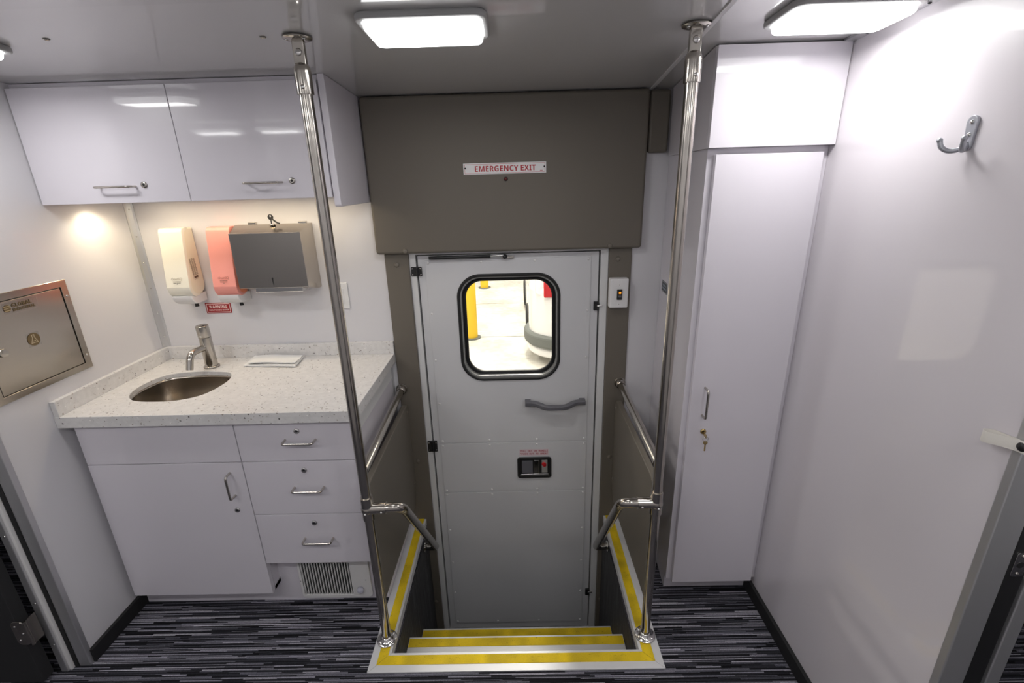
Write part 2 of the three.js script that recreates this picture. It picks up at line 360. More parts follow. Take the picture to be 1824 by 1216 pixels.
// ---------------------------------------------------------------- emergency door
{
  const t = thing('door_1', 'grey emergency exit door with a rounded window', 'door', 0.313, -0.76, 0, null, 'structure');
  const fr = poly([[-0.1075, -0.799], [0.7395, -0.799], [0.7395, 1.3615], [-0.1075, 1.3615]]);
  fr.holes.push(new THREE.Path([[-0.082, -0.775], [0.708, -0.775], [0.708, 1.352], [-0.082, 1.352]].map(p => new THREE.Vector2(...p))));
  tag(worldMesh('frame', plate(fr, -0.06, 0.004, 0.001), framePaint, t), 'white painted door frame');
  const se = poly([[-0.105, -0.797], [0.737, -0.797], [0.737, 1.359], [-0.105, 1.359]]);
  se.holes.push(new THREE.Path([[-0.055, -0.74], [0.681, -0.74], [0.681, 1.325], [-0.055, 1.325]].map(p => new THREE.Vector2(...p))));
  tag(worldMesh('weather_seal', plate(se, -0.072, -0.0605), rubber, t), 'black rubber weather seal');
  box('threshold', -0.1075, 0.7395, -0.85, -0.799, -0.099, 0.004, framePaint, t, 0.002);
  const wc = [0.311, 1.0135];
  const lf = poly([[-0.075, -0.763], [0.701, -0.763], [0.701, 1.346], [-0.075, 1.346]]);
  lf.holes.push(roundRect(0.436, 0.482, 0.095, ...wc, THREE.Path));
  worldMesh('leaf', plate(lf, -0.05, -0.004, 0.001), doorPaint, t);
  const px0 = -0.043, px1 = 0.668;
  const mk = (name, y0, y1, hole) => {
    const s = poly([[px0, y0], [px1, y0], [px1, y1], [px0, y1]]);
    if (hole) s.holes.push(roundRect(0.436, 0.482, 0.095, ...wc, THREE.Path));
    return worldMesh(name, plate(s, -0.0042, 0, 0.0008), doorPaint, t);
  };
  const up = mk('upper_panel', 0.4372, 1.327, true), mid = mk('middle_panel', 0.1542, 0.4328, false), low = mk('lower_panel', -0.722, 0.1498, false);
  const rx = [-0.031, 0.197, 0.427, 0.656];
  for (const x of rx) { rivet(up, x, 1.315, 0, whitePlastic, 'z', 1.15); rivet(up, x, 0.449, 0, whitePlastic, 'z', 1.15); rivet(mid, x, 0.421, 0, whitePlastic, 'z', 1.15); rivet(mid, x, 0.166, 0, whitePlastic, 'z', 1.15); rivet(low, x, 0.138, 0, whitePlastic, 'z', 1.15); rivet(low, x, -0.709, 0, whitePlastic, 'z', 1.15); }
  for (const y of [1.09, 0.87, 0.65]) { rivet(up, rx[0], y, 0, whitePlastic, 'z', 1.15); rivet(up, rx[3], y, 0, whitePlastic, 'z', 1.15); }
  for (const y of [-0.08, -0.29, -0.5]) { rivet(low, rx[0], y, 0, whitePlastic, 'z', 1.15); rivet(low, rx[3], y, 0, whitePlastic, 'z', 1.15); }
  // window
  const loop = (w, h, r, z) => { const pts = []; for (const p of roundRect(w, h, r, ...wc).getPoints(14)) { const v = V(p.x, p.y, z); if (!pts.some(q => q.distanceTo(v) < 0.001)) pts.push(v); } return new THREE.CatmullRomCurve3(pts, true, 'catmullrom', 0.1); };
  const ring = (name, w, h, r, z, rad, mat, par) => worldMesh(name, new THREE.TubeGeometry(loop(w, h, r, z), 160, rad, 10, true), mat, par);
  const wf = ring('window_gasket', 0.44, 0.486, 0.097, 0.001, 0.0068, rubber, t); tag(wf, 'black rubber window gasket');
  const sl = roundRect(0.434, 0.48, 0.094, ...wc); sl.holes.push(roundRect(0.416, 0.462, 0.088, ...wc, THREE.Path));
  tag(worldMesh('sleeve', plate(sl, -0.048, -0.003), P({ color: rgb(0.3, 0.3, 0.29), roughness: 0.5 }), wf), 'dark window sleeve');
  const fl = roundRect(0.418, 0.464, 0.088, ...wc); fl.holes.push(roundRect(0.384, 0.430, 0.078, ...wc, THREE.Path));
  worldMesh('glazing_frame', plate(fl, -0.042, -0.03, 0.002), black, wf);
  ring('glazing_bead', 0.392, 0.438, 0.08, -0.028, 0.006, rubber, wf);
  const sill = worldMesh('sill_strip', plate(roundRect(0.30, 0.004, 0.0015, 0.311, wc[1] - 0.2285), -0.029, -0.004), aluminium, wf);
  for (const x of [0.278, 0.300, 0.321, 0.342]) rivet(wf, x, wc[1] - 0.2235, -0.028, polished, 'z', 0.7);
  for (const y of [0.90, 1.0, 1.1]) { rivet(wf, 0.311 - 0.2, y, -0.029, polished, 'z', 0.6); rivet(wf, 0.311 + 0.2, y, -0.029, polished, 'z', 0.6); }
  const pane = roundRect(0.388, 0.434, 0.08, ...wc);
  tag(worldMesh('window_pane', new THREE.ShapeGeometry(pane, 16).translate(0, 0, -0.036), glass, t), 'clear window pane');
  // grey grab handle, dipping in the middle
  const hp = [V(0.374, 0.652, 0.0), V(0.3735, 0.652, 0.0215), V(0.42, 0.652, 0.0235), V(0.468, 0.641, 0.05), V(0.56, 0.641, 0.05), V(0.607, 0.652, 0.0235), V(0.6535, 0.652, 0.0215), V(0.653, 0.652, 0.0)];
  const hs = roundRect(0.022, 0.026, 0.006);
  const hpath = bentPath(hp.slice(1, 7), 0.018);
  const hg = new THREE.ExtrudeGeometry(hs, { steps: 60, extrudePath: new THREE.CatmullRomCurve3(hpath.getSpacedPoints(50)), curveSegments: 5 });
  const feet = [boxGeo(0.3735, 0.400, 0.6405, 0.6635, 0.0, 0.030), boxGeo(0.627, 0.6535, 0.6405, 0.6635, 0.0, 0.030)];
  tag(worldMesh('grab_handle', joined([hg, ...feet]), greyPlastic, t), 'grey plastic grab handle');
  // paddle latch
  const lc = [0.413, 0.293];
  const lo = roundRect(0.168, 0.116, 0.014, ...lc); lo.holes.push(roundRect(0.142, 0.09, 0.006, ...lc, THREE.Path));
  const latch = worldMesh('latch', plate(lo, 0.0, 0.010, 0.002), black, t); tag(latch, 'black paddle latch with a red button');
  box('recess', 0.340, 0.486, 0.247, 0.339, 0.0002, 0.0012, black, latch, 0);
  box('paddle', 0.352, 0.405, 0.262, 0.333, 0.001, 0.007, greyPlastic, latch, 0.002);
  box('chrome_bar', 0.411, 0.436, 0.252, 0.334, 0.001, 0.006, polished, latch, 0.002);
  box('chrome_lip', 0.346, 0.484, 0.2485, 0.257, 0.001, 0.008, polished, latch, 0.002);
  box('release_plate', 0.449, 0.478, 0.262, 0.333, 0.001, 0.004, aluminium, latch, 0.002);
  const b = M('release_button', new THREE.SphereGeometry(0.012, 16, 10).scale(0.9, 1.2, 0.5), redGloss, latch, 0.461, 0.309, 0.005); b.rotation.z = 0.35; tag(b, 'red release button');
  const txt = canvasTex(512, 128, (c, w, h) => { c.clearRect(0, 0, w, h); c.fillStyle = '#d8c4c8'; c.fillRect(0, 0, w, h); c.fillStyle = '#a0162c'; c.font = 'bold 46px monospace'; c.textAlign = 'center'; c.fillText('PULL OUT ON HANDLE', w / 2, 50); c.fillText('"PUSH OUT TO OPEN"', w / 2, 108); });
  const sg = M('instruction_sticker', new THREE.PlaneGeometry(0.142, 0.035), print(txt), t, 0.412, 0.376, 0.0006); tag(sg, 'red lettered sticker above the latch');
  // hinges, catches, gas strut
  for (const [y, s] of [[1.281, 1], [0.425, 1.5]]) {
    const h = box('hinge', -0.1045, -0.058, y - 0.02 * s, y + 0.02 * s, 0.0005, 0.008, black, t, 0.003); tag(h, 'black door hinge');
    M('barrel', cyl(0.006, 0.006, 0.034 * s, 14), black, h, -0.0785, y, 0.010);
    for (const dx of [-0.017, 0.017]) for (const dy of [-0.013, 0.013]) rivet(h, -0.081 + dx, y + dy * s, 0.008, polished, 'z', 0.7, 'screw');
  }
  for (const y of [1.11, -0.505]) {
    const k = box('catch', 0.682, 0.704, y - 0.02, y + 0.02, 0.0, 0.010, black, t, 0.002); tag(k, 'black roller catch');
    M('pin', cyl(0.005, 0.005, 0.022, 12).rotateZ(Math.PI / 2), polished, k, 0.707, y, 0.008);
  }
  const st = tube('gas_strut', [V(-0.022, 1.339, 0.016), V(0.24, 1.341, 0.016)], 0.0068, black, t); tag(st, 'black gas strut across the door top');
  tube('rod', [V(0.24, 1.341, 0.016), V(0.295, 1.341, 0.016)], 0.0035, polished, st);
  M('ball_joint', new THREE.SphereGeometry(0.0105, 16, 12), black, st, 0.30, 1.337, 0.014);
  box('bracket', 0.284, 0.338, 1.328, 1.337, 0.0, 0.012, steel, st, 0.002);
}
// ---------------------------------------------------------------- steps and nosings
for (const [y, z0, z1, lab] of [[-0.20, 0.52, 0.776, 'upper step with a yellow grip strip, just below the floor'], [-0.415, 0.30, 0.519, 'lower step with a yellow grip strip, nearest the door']]) {
  const t = thing('entry_step', lab, 'step', 0.307, -0.86, (z0 + z1) / 2);
  box('tread', NL + 0.001, NR - 0.001, -0.86, y, z0 + 0.002, z1, ribbed, t, 0);
  tag(box('nosing_profile', NL + 0.002, NR - 0.002, y, y + 0.004, z0 - 0.002, z0 + 0.083, nosingAlu, t, 0.001), 'aluminium nosing');
  tag(box('grip_strip', NL + 0.004, NR - 0.004, y + 0.004, y + 0.0055, z0 + 0.006, z0 + 0.044, yellowGrip, t, 0.0004), 'yellow grip strip');
}
{
  const OL = -0.217, OR = 0.838, OF = 0.818, IL = NL, IR = NR, IF = NF, zb = 0.014;
  const t = thing('stair_nosing', 'white and yellow metal edging framing the top of the stairwell', 'stair edging', 0.31, 0, 0.4);
  const band = (a, b) => ({ // a, b: inset from the outer edge as a fraction 0..1
    L: [[OL + (IL - OL) * a, zb], [OL + (IL - OL) * b, zb], [OL + (IL - OL) * b, OF + (IF - OF) * b], [OL + (IL - OL) * a, OF + (IF - OF) * a]],
    R: [[OR + (IR - OR) * a, zb], [OR + (IR - OR) * b, zb], [OR + (IR - OR) * b, OF + (IF - OF) * b], [OR + (IR - OR) * a, OF + (IF - OF) * a]],
    F: [[OL + 0.0016 + (IL - OL) * a, OF + (IF - OF) * a], [OR - 0.0016 + (IR - OR) * a, OF + (IF - OF) * a], [OR - 0.0016 + (IR - OR) * b, OF + (IF - OF) * b], [OL + 0.0016 + (IL - OL) * b, OF + (IF - OF) * b]],
  });
  const base = band(0, 1.02), yl = band(0.38, 0.88);
  for (const k of ['L', 'R', 'F']) {
    const m = worldMesh('profile', slab(poly(base[k]), 0, 0.005, 0.0006), nosingAlu, t); tag(m, 'pale aluminium profile');
    tag(worldMesh('grip_strip', slab(poly(yl[k]), 0.005, 0.0066, 0.0003), yellowGrip, m), 'yellow grip strip');
  }
  // drop lip into the well
  tag(worldMesh('lip', joined([boxGeo(IL - 0.002, IL + 0.001, -0.03, 0.004, zb, IF), boxGeo(IR - 0.001, IR + 0.002, -0.03, 0.004, zb, IF), boxGeo(IL, IR, -0.03, 0.004, IF - 0.001, IF + 0.002)]), nosingAlu, t), 'aluminium edge turned down into the well');
}
// ---------------------------------------------------------------- grab poles, rails, modesty panels
function pole(x, s, inX, label, endY, endZ) {
  const z = 0.69, yc = ceilingY(z);
  const t = thing('grab_pole', label, 'pole', x, 0.005, z);
  worldMesh('pole_tube', tubeGeo([V(x, 0.012, z), V(x, yc - 0.1, z)], 0.0165, 0, 2, 28), steel, t);
  const f = M('floor_flange', lathe([[0, 0], [0.037, 0], [0.038, 0.003], [0.036, 0.006], [0.024, 0.008], [0.021, 0.018], [0.0165, 0.02]], 36), polished, t, x, 0.0067, z);
  for (let k = 0; k < 4; k++) { const a = Math.PI / 4 + k * Math.PI / 2; rivet(f, x + 0.029 * Math.cos(a), 0.0135, z + 0.029 * Math.sin(a), polished, 'y', 1.1, 'bolt'); }
  // tee fitting
  const tee = worldMesh('tee_fitting', joined([tubeGeo([V(x, 0.562, z), V(x, 0.648, z)], 0.0205, 0, 2, 28), tubeGeo([V(x, 0.602, z), V(x + s * 0.062, 0.602, z - 0.002)], 0.0200, 0, 2, 24), new THREE.SphereGeometry(0.023, 24, 16).translate(x, 0.602, z)]), steel, t);
  rivet(tee, x + s * 0.05, 0.598, z + 0.0195, polished, 'z', 1, 'screw'); rivet(tee, x - s * 0.004, 0.592, z + 0.022, polished, 'z', 1, 'screw');
  tag(tube('stair_rail', [V(x + s * 0.03, 0.602, z), V(x + s * 0.115, 0.600, z - 0.008), V(inX + s * 0.062, endY, endZ), V(inX, endY, endZ - 0.004)], 0.0165, steel, t, 0.055, 80, 20), 'bent steel rail leading down into the stairwell');
  const bf = M('rail_flange', cyl(0.026, 0.026, 0.005, 24).rotateZ(Math.PI / 2), polished, t, inX + s * 0.0035, endY, endZ - 0.004);
  for (const d of [-0.019, 0.019]) rivet(bf, inX + s * 0.006, endY + d, endZ - 0.004, polished, s > 0 ? 'x' : '-x', 0.8, 'screw');
  // top socket, clevis, ceiling flange
  const so = M('top_socket', lathe([[0.0168, 0], [0.0205, 0], [0.0208, 0.05], [0.0195, 0.06], [0.015, 0.068], [0.006, 0.072], [0, 0.072]], 28), steel, t, x, yc - 0.128, z);
  rivet(so, x + 0.003, yc - 0.113, z + 0.0205, polished, 'z', 1.2, 'screw');
  const cl = box('clevis', x - 0.0145, x + 0.0145, yc - 0.064, yc - 0.008, z - 0.008, z + 0.008, steel, t, 0.003);
  M('pivot_bolt', lathe([[0, 0.005], [0.007, 0.004], [0.009, 0], [0, 0]], 20).rotateX(Math.PI / 2), polished, cl, x, yc - 0.035, z + 0.008);
  const cf = M('ceiling_flange', lathe([[0, 0], [0.02, 0], [0.034, 0.005], [0.035, 0.009], [0, 0.009]], 32), steel, t, x, yc - 0.0105, z);
  for (let k = 0; k < 3; k++) { const a = 0.6 + k * 2.1; rivet(cf, x + 0.025 * Math.cos(a), yc - 0.0085, z + 0.025 * Math.sin(a), polished, '-y', 1, 'bolt'); }
}
pole(-0.176, 1, NL, 'tall steel grab pole beside the sink drawers', -0.085, 0.115);
pole(0.798, -1, NR, 'tall steel grab pole beside the tall white locker', -0.062, 0.158);
function sideRail(label, a, b) {
  const t = thing('side_rail', label, 'rail', a.x, a.y, (a.z + b.z) / 2);
  tube('rail_tube', [a, b], 0.0155, steel, t);
  M('wall_flange', lathe([[0, 0], [0.026, 0], [0.026, 0.004], [0.02, 0.008], [0.0195, 0.035], [0, 0.035]], 28).rotateX(Math.PI / 2), steel, t, a.x, a.y, 0.0125);
  rivet(t, a.x, a.y + 0.0185, 0.035, polished, 'y', 1, 'screw');
}
sideRail('short steel rail between left pole and the wall below the countertop', V(-0.198, 0.738, 0.02), V(-0.1785, 0.738, 0.672));
sideRail('short steel rail between right pole and the wall beside the locker', V(0.812, 0.744, 0.02), V(0.7985, 0.744, 0.672));
function modesty(label, x) {
  const t = thing('modesty_panel', label, 'panel', x, 0.13, 0.33);
  const s = new THREE.Shape();
  s.moveTo(0.07, 0.13); s.lineTo(0.655, 0.15); s.lineTo(0.66, 0.60); s.quadraticCurveTo(0.66, 0.665, 0.60, 0.665); s.lineTo(0.05, 0.665); s.quadraticCurveTo(0.016, 0.665, 0.016, 0.63); s.lineTo(0.016, 0.22); s.closePath();
  worldMesh('pad', prismX(s, x - 0.012, x + 0.012, 0.004), taupe, t);
  for (const [z, y] of [[0.045, 0.63], [0.045, 0.25]]) { const m = M('snap_cap', capGeo, taupeCap, t, x + (x < 0.3 ? 0.0115 : -0.0115), y, z); m.rotation.y = x < 0.3 ? Math.PI / 2 : -Math.PI / 2; m.scale.setScalar(0.7); }
}
modesty('taupe padded side panel behind the left pole', -0.190);
modesty('taupe padded side panel behind the right pole', 0.806);
// ---------------------------------------------------------------- sink cabinet
const XC = -0.236; // right end of the base unit
{
  const t = thing('base_cabinet', 'white sink base cabinet with one door and three drawers', 'cabinet', -0.735, 0, 0.27);
  worldMesh('carcass', joined([boxGeo(-1.218, -1.200, 0.101, 0.870, 0.002, 0.537), boxGeo(-0.675, -0.657, 0.101, 0.870, 0.002, 0.537), boxGeo(-1.218, -0.657, 0.101, 0.119, 0.002, 0.537), boxGeo(-1.218, -0.657, 0.101, 0.870, 0.002, 0.012), boxGeo(-1.218, -0.657, 0.80, 0.870, 0.52, 0.537), boxGeo(-0.657, XC, 0.25, 0.870, 0.002, 0.537), boxGeo(-1.236, -0.657, 0.0005, 0.101, 0.002, 0.49), boxGeo(-0.657, XC, 0.0005, 0.25, 0.002, 0.49), boxGeo(-1.2515, -1.218, 0.06, 0.870, 0.002, 0.49)]), laminate, t);
  worldMesh('toe_kick', joined([boxGeo(-1.236, -0.533, 0.0005, 0.24, 0.49, 0.493), boxGeo(-0.5315, XC, 0.0005, 0.249, 0.49, 0.493)]), laminate, t);
  const F = 0.538, T = 0.558, g = 0.0015;
  box('false_front', -1.217, -0.657 - g, 0.709 + g, 0.866, F, T, laminate, t, 0.001);
  const d = box('door', -1.217, -0.657 - g, 0.101, 0.709 - g, F, T, laminate, t, 0.001);
  wirePull(d, 'y', -0.709, 0.617, T, 0.096, 0.032); camLock(d, -0.715, 0.505, T);
  for (const [y0, y1, hy, ly] of [[0.709, 0.866 - g, 0.795, 0.830], [0.480, 0.709, 0.598, 0.671], [0.25, 0.480, 0.368, 0.440]]) {
    const dr = box('drawer', -0.657 + g, XC, y0 + g, y1 - g, F, T, laminate, t, 0.001);
    wirePull(dr, 'x', -0.430, hy, T, 0.108, 0.032); camLock(dr, -0.437, ly, T);
  }
  tag(box('end_skirt', XC, -0.2178, 0.0005, 0.25, 0.034, 0.492, laminate, t, 0.001), 'white skirting at the cabinet end');
  // side strip seen past the pole
  box('end_strip', XC, XC + 0.003, 0.80, 0.868, 0.02, 0.53, framePaint, t, 0.0005);
  const co = box('corner_post', XC, XC + 0.004, 0.0005, 0.868, 0.002, 0.03, aluminium, t, 0.0005); tag(co, 'metal end strip');
}
{ // countertop with sink cut-out
  const t = thing('countertop', 'white speckled stone countertop with backsplash', 'countertop', -0.735, 0.872, 0.29);
  const sink = new THREE.CatmullRomCurve3([[-1.076, 0.452], [-1.128, 0.395], [-1.145, 0.309], [-1.118, 0.215], [-1.05, 0.187], [-0.94, 0.183], [-0.858, 0.203], [-0.822, 0.262], [-0.817, 0.335], [-0.839, 0.419], [-0.89, 0.457], [-0.965, 0.469]].map(p => V(p[0], 0, p[1])), true, 'centripetal').getSpacedPoints(72);
  sink.pop();
  const s = poly([[XL + 0.001, 0.001], [-0.214, 0.001], [-0.214, 0.58], [XL + 0.001, 0.58]]);
  s.holes.push(new THREE.Path(sink.map(p => new THREE.Vector2(p.x, p.z))));
  worldMesh('worktop', slab(s, 0.8955, 0.914, 0.0015), stone, t);
  box('front_apron', XL + 0.001, -0.214, 0.872, 0.9, 0.559, 0.5798, stone, t, 0.0012);
  box('end_apron', -0.2352, -0.2142, 0.872, 0.9, 0.001, 0.559, stone, t, 0.0012);
  box('back_splash', XL + 0.02, -0.214, 0.914, 0.971, 0.001, 0.02, stone, t, 0.0015);
  box('side_splash', XL + 0.001, XL + 0.02, 0.914, 0.971, 0.001, 0.578, stone, t, 0.0015);
  // basin
  const b = thing('sink_basin', 'stainless steel undermount sink basin', 'sink', -0.98, 0.735, 0.327);
  const c = V(-0.98, 0, 0.327), pos = [], idx = [], N = sink.length;
  const rings = [[1.06, 0.895], [1.01, 0.895], [1.005, 0.888], [0.985, 0.82], [0.955, 0.775], [0.90, 0.755], [0.78, 0.745], [0.4, 0.737], [0.11, 0.734]];
  for (const [k, y] of rings) for (const p of sink) pos.push(c.x + (p.x - c.x) * k, y, c.z + (p.z - c.z) * k);
  for (let r = 0; r < rings.length - 1; r++) for (let i = 0; i < N; i++) { const a = r * N + i, bq = r * N + (i + 1) % N, d = a + N, e = bq + N; idx.push(a, bq, d, bq, e, d); }
  const bg = new THREE.BufferGeometry(); bg.setAttribute('position', new THREE.Float32BufferAttribute(pos, 3)); bg.setIndex(idx); bg.computeVertexNormals();
  const bs = brushed.clone(); bs.side = THREE.DoubleSide; bs.roughness = 0.38;
  worldMesh('bowl', bg, bs, b, false).geometry.computeVertexNormals();
  M('drain', lathe([[0, 0], [0.012, 0.0005], [0.03, 0.003], [0.04, 0.004], [0.041, 0.001]], 28), polished, b, -0.98, 0.734, 0.327);
}
{ // faucet
  const x = -0.977, z = 0.128, t = thing('faucet', 'brushed nickel faucet behind the sink', 'faucet', x, 0.914, z);
  M('base_ring', lathe([[0, 0], [0.031, 0], [0.031, 0.006], [0.027, 0.009], [0, 0.009]], 32), steel, t, x, 0.914, z);
  M('body', cyl(0.0235, 0.0245, 0.125, 32), steel, t, x, 0.923 + 0.0625, z);
  const h = M('handle_cap', lathe([[0, 0.052], [0.022, 0.052], [0.0245, 0.049], [0.0245, 0.003], [0.023, 0], [0, 0]], 32), steel, t, x, 1.0495, z); h.rotation.x = 0.06; tag(h, 'cylindrical mixer cap');
  box('index_mark', x - 0.004, x + 0.004, 1.056, 1.064, z + 0.0238, z + 0.0258, polished, h, 0.001);
  tube('spout', [V(x - 0.002, 1.006, z + 0.01), V(x - 0.008, 1.012, z + 0.10), V(x - 0.010, 0.948, z + 0.122)], 0.0132, steel, t, 0.045, 40, 20);
}
{ // folded towel on the counter
  const t = thing('folded_towel', 'folded white paper towels lying on the counter', 'paper towel', -0.72, 0.914, 0.07);
  for (let k = 0; k < 3; k++) {
    const g = new THREE.BoxGeometry(0.235 - k * 0.012, 0.0034, 0.115 - k * 0.006, 24, 1, 8), p = g.attributes.position;
    for (let i = 0; i < p.count; i++) { const x = p.getX(i), z = p.getZ(i); p.setY(i, p.getY(i) + 0.0025 * Math.sin(x * 24 + k) * (0.4 + k * 0.3) + 0.002 * Math.cos(z * 40 + k * 2) * k + (x > 0.05 ? (x - 0.05) * 0.03 * k : 0)); p.setX(i, x + z * 0.22); }
    g.computeVertexNormals();
    const m = M('towel_sheet', g, towelMat, t, -0.722 + k * 0.003, 0.9198 + k * 0.0044, 0.094); m.rotation.y = -0.1 + k * 0.02;
  }
}
{ // toe-space heater
  const t = thing('toe_heater', 'white toe-space heater grille below the drawers', 'heater', -0.43, 0.012, 0.495);
  const s = roundRect(0.292, 0.222, 0.022, -0.428, 0.125); s.holes.push(roundRect(0.202, 0.165, 0.002, -0.463, 0.114, THREE.Path));
  worldMesh('face_plate', plate(s, 0.493, 0.503, 0.002), whitePlastic, t);
  box('grille_backing', -0.566, -0.361, 0.030, 0.198, 0.4932, 0.4945, black, t, 0);
  for (let k = 0; k < 18; k++) { const x = -0.5585 + k * 0.0112; box('fin', x - 0.0018, x + 0.0018, 0.0305, 0.1965, 0.495, 0.502, whitePlastic, t, 0.0008); }
  M('thermostat_dial', lathe([[0, 0.014], [0.011, 0.013], [0.014, 0.009], [0.0145, 0], [0, 0]], 28).rotateX(Math.PI / 2), P({ color: rgb(0.6, 0.6, 0.7), roughness: 0.2 }), t, -0.328, 0.058, 0.503);
  rivet(t, -0.570, 0.105, 0.503, black, 'z', 0.4, 'screw'); rivet(t, -0.302, 0.105, 0.503, black, 'z', 0.4, 'screw');
}
// ---------------------------------------------------------------- wall cabinet over the sink
{
  const t = thing('wall_cabinet', 'white two-door wall cabinet above the sink', 'cabinet', -0.76, 1.604, 0.18);
  const top = z => ceilingY(z) - 0.0015;
  worldMesh('carcass', prismX(poly([[0.002, 1.604], [0.348, 1.604], [0.348, top(0.348)], [0.002, top(0.002)]]), XL + 0.001, -0.264), laminate, t);
  const sp = [XL + 0.002, -0.742, -0.2645];
  for (let k = 0; k < 2; k++) {
    const d = box('door', sp[k] + 0.001, sp[k + 1] - 0.001, 1.604, 1.957, 0.349, 0.368, laminate, t, 0.0012);
    wirePull(d, 'x', k ? -0.483 : -0.975, 1.656, 0.368, 0.118, 0.032, 0.0036);
    camLock(d, k ? -0.390 : -0.886, 1.660, 0.368, steel);
  }
  const e = new THREE.Shape(); const ty = z => ceilingY(z) - 0.001;
  e.moveTo(0.014, 1.572); e.lineTo(0.352, 1.572); e.quadraticCurveTo(0.362, 1.572, 0.362, 1.582); e.lineTo(0.362, ty(0.362)); e.lineTo(0.014, ty(0.014)); e.closePath();
  const ep = worldMesh('end_panel', prismX(e, -0.262, -0.240, 0.002), laminate, t); tag(ep, 'white end panel reaching below the doors');
}
{ // lamps under the wall cabinet
  const x = -1.195, z = 0.21, t = thing('puck_light', 'warm puck light under the wall cabinet near the left wall', 'lamp', x, 1.60, z);
  M('housing', lathe([[0, 0.0021], [0.034, 0.0021], [0.034, 0.0006], [0.03, 0], [0.027, 0.0006], [0.027, 0.0012], [0, 0.0012]], 28), whitePlastic, t, x, 1.6018, z);
  M('lens', cyl(0.026, 0.026, 0.001, 24), warmGlow, t, x, 1.6022, z);
  const l = new THREE.SpotLight(rgb(1, 0.84, 0.58), PUCK, 4, 1.35, 0.5, 2); l.castShadow = true; l.shadow.radius = 1.3;
  l.position.set(0, -0.003, 0); l.target.position.set(0, -1, 0); l.target.name = 'light_target'; l.name = 'puck_lamp'; t.add(l); t.add(l.target);
  const b = thing('strip_light', 'warm light bar under the wall cabinet above the towel dispenser', 'lamp', -0.70, 1.60, 0.15);
  box('housing', -1.15, -0.30, 1.6018, 1.6039, 0.13, 0.17, whitePlastic, b, 0.0005);
  box('diffuser', -1.145, -0.305, 1.6010, 1.6019, 0.134, 0.166, warmGlow, b, 0.0003);
  const a = new THREE.RectAreaLight(rgb(1, 0.85, 0.60), STRIP, 0.83, 0.03); a.name = 'strip_lamp'; a.position.set(-0.025, -0.0005, 0); a.rotation.x = -Math.PI / 2; b.add(a);
}
// ---------------------------------------------------------------- things on the sink wall
function soap(label, x, shellMat, bodyMat, sideText, frontText, inkFront) {
  const t = thing('soap_dispenser', label, 'soap dispenser', x, 1.175, 0, 'soap dispensers over the sink');
  const s = new THREE.Shape();
  s.moveTo(0.04, 1.217); s.lineTo(0.07, 1.217); s.quadraticCurveTo(0.097, 1.222, 0.099, 1.258); s.lineTo(0.07, 1.475); s.quadraticCurveTo(0.067, 1.492, 0.05, 1.492); s.lineTo(0.002, 1.492); s.lineTo(0.002, 1.26); s.quadraticCurveTo(0.006, 1.225, 0.04, 1.217); s.closePath();
  const w = 0.047;
  const b = worldMesh('bottle', prismX(s, x - w, x + w, 0.007), bodyMat, t);
  const fs = new THREE.Shape(); // frosted front shell, thicker than the bottle's front face
  fs.moveTo(0.05, 1.214); fs.lineTo(0.078, 1.214); fs.quadraticCurveTo(0.104, 1.222, 0.106, 1.258); fs.lineTo(0.076, 1.475); fs.quadraticCurveTo(0.073, 1.495, 0.055, 1.495); fs.lineTo(0.03, 1.495); fs.lineTo(0.06, 1.475); fs.lineTo(0.09, 1.258); fs.quadraticCurveTo(0.088, 1.226, 0.05, 1.22); fs.closePath();
  tag(worldMesh('front_shell', prismX(fs, x - w - 0.001, x + w + 0.0005, 0.002), shellMat, t), 'frosted front shell');
  const base = new THREE.Shape(); base.moveTo(0.002, 1.181); base.lineTo(0.07, 1.181); base.quadraticCurveTo(0.1, 1.195, 0.1, 1.22); base.lineTo(0.002, 1.22); base.closePath();
  tag(worldMesh('push_bar', prismX(base, x - w + 0.004, x + w - 0.004, 0.004), whitePlastic, t), 'white push bar');
  tag(M('nozzle', cyl(0.006, 0.008, 0.018, 14), rubber, t, x + 0.018, 1.172, 0.045), 'black nozzle');
  const st = canvasTex(256, 512, (c, W, H) => { c.clearRect(0, 0, W, H); c.fillStyle = sideText; for (let k = 0; k < 3; k++) for (let y = 20; y < 380; y += 9) { c.fillRect(20 + k * 74, y + (k * 3), 66 * (0.5 + 0.5 * hash(k, y, 4)), 4); } c.fillRect(40, 400, 150, 44); c.fillRect(40, 464, 150, 5); });
  const pl = M('side_print', new THREE.PlaneGeometry(0.042, 0.10), decal(st), b, x + w + 0.0006, 1.325, 0.05); pl.rotation.y = Math.PI / 2; pl.rotation.order = 'YXZ'; pl.rotation.z = 0.07;
  const ft = canvasTex(512, 256, (c, W, H) => { c.clearRect(0, 0, W, H); c.fillStyle = inkFront; c.font = '90px sans-serif'; c.textAlign = 'center'; c.fillText(frontText, W / 2, 100); c.fillStyle = '#4a4038'; for (let k = 0; k < 14; k++) { c.fillRect(150 + (k % 7) * 31, 140 + (k > 6 ? 36 : 0), 14 + 12 * hash(k, 3, 1), 15); } c.fillRect(240, 212, 30, 10); });
  const ang = Math.atan2(0.030, 0.217);
  const fp = M('front_print', new THREE.PlaneGeometry(0.075, 0.0375), decal(ft), b, x, 1.285, 0.1032); fp.rotation.x = -ang;
}
soap('cream soap dispenser with printed label over the sink', -1.052, creamShell, creamSoap, '#5a4a38', 'cleanIQ', '#9a9484');
soap('pink translucent soap dispenser beside the steel towel dispenser', -0.858, pinkShell, orangeSoap, '#5a1408', 'cleanIQ', '#b06a60');
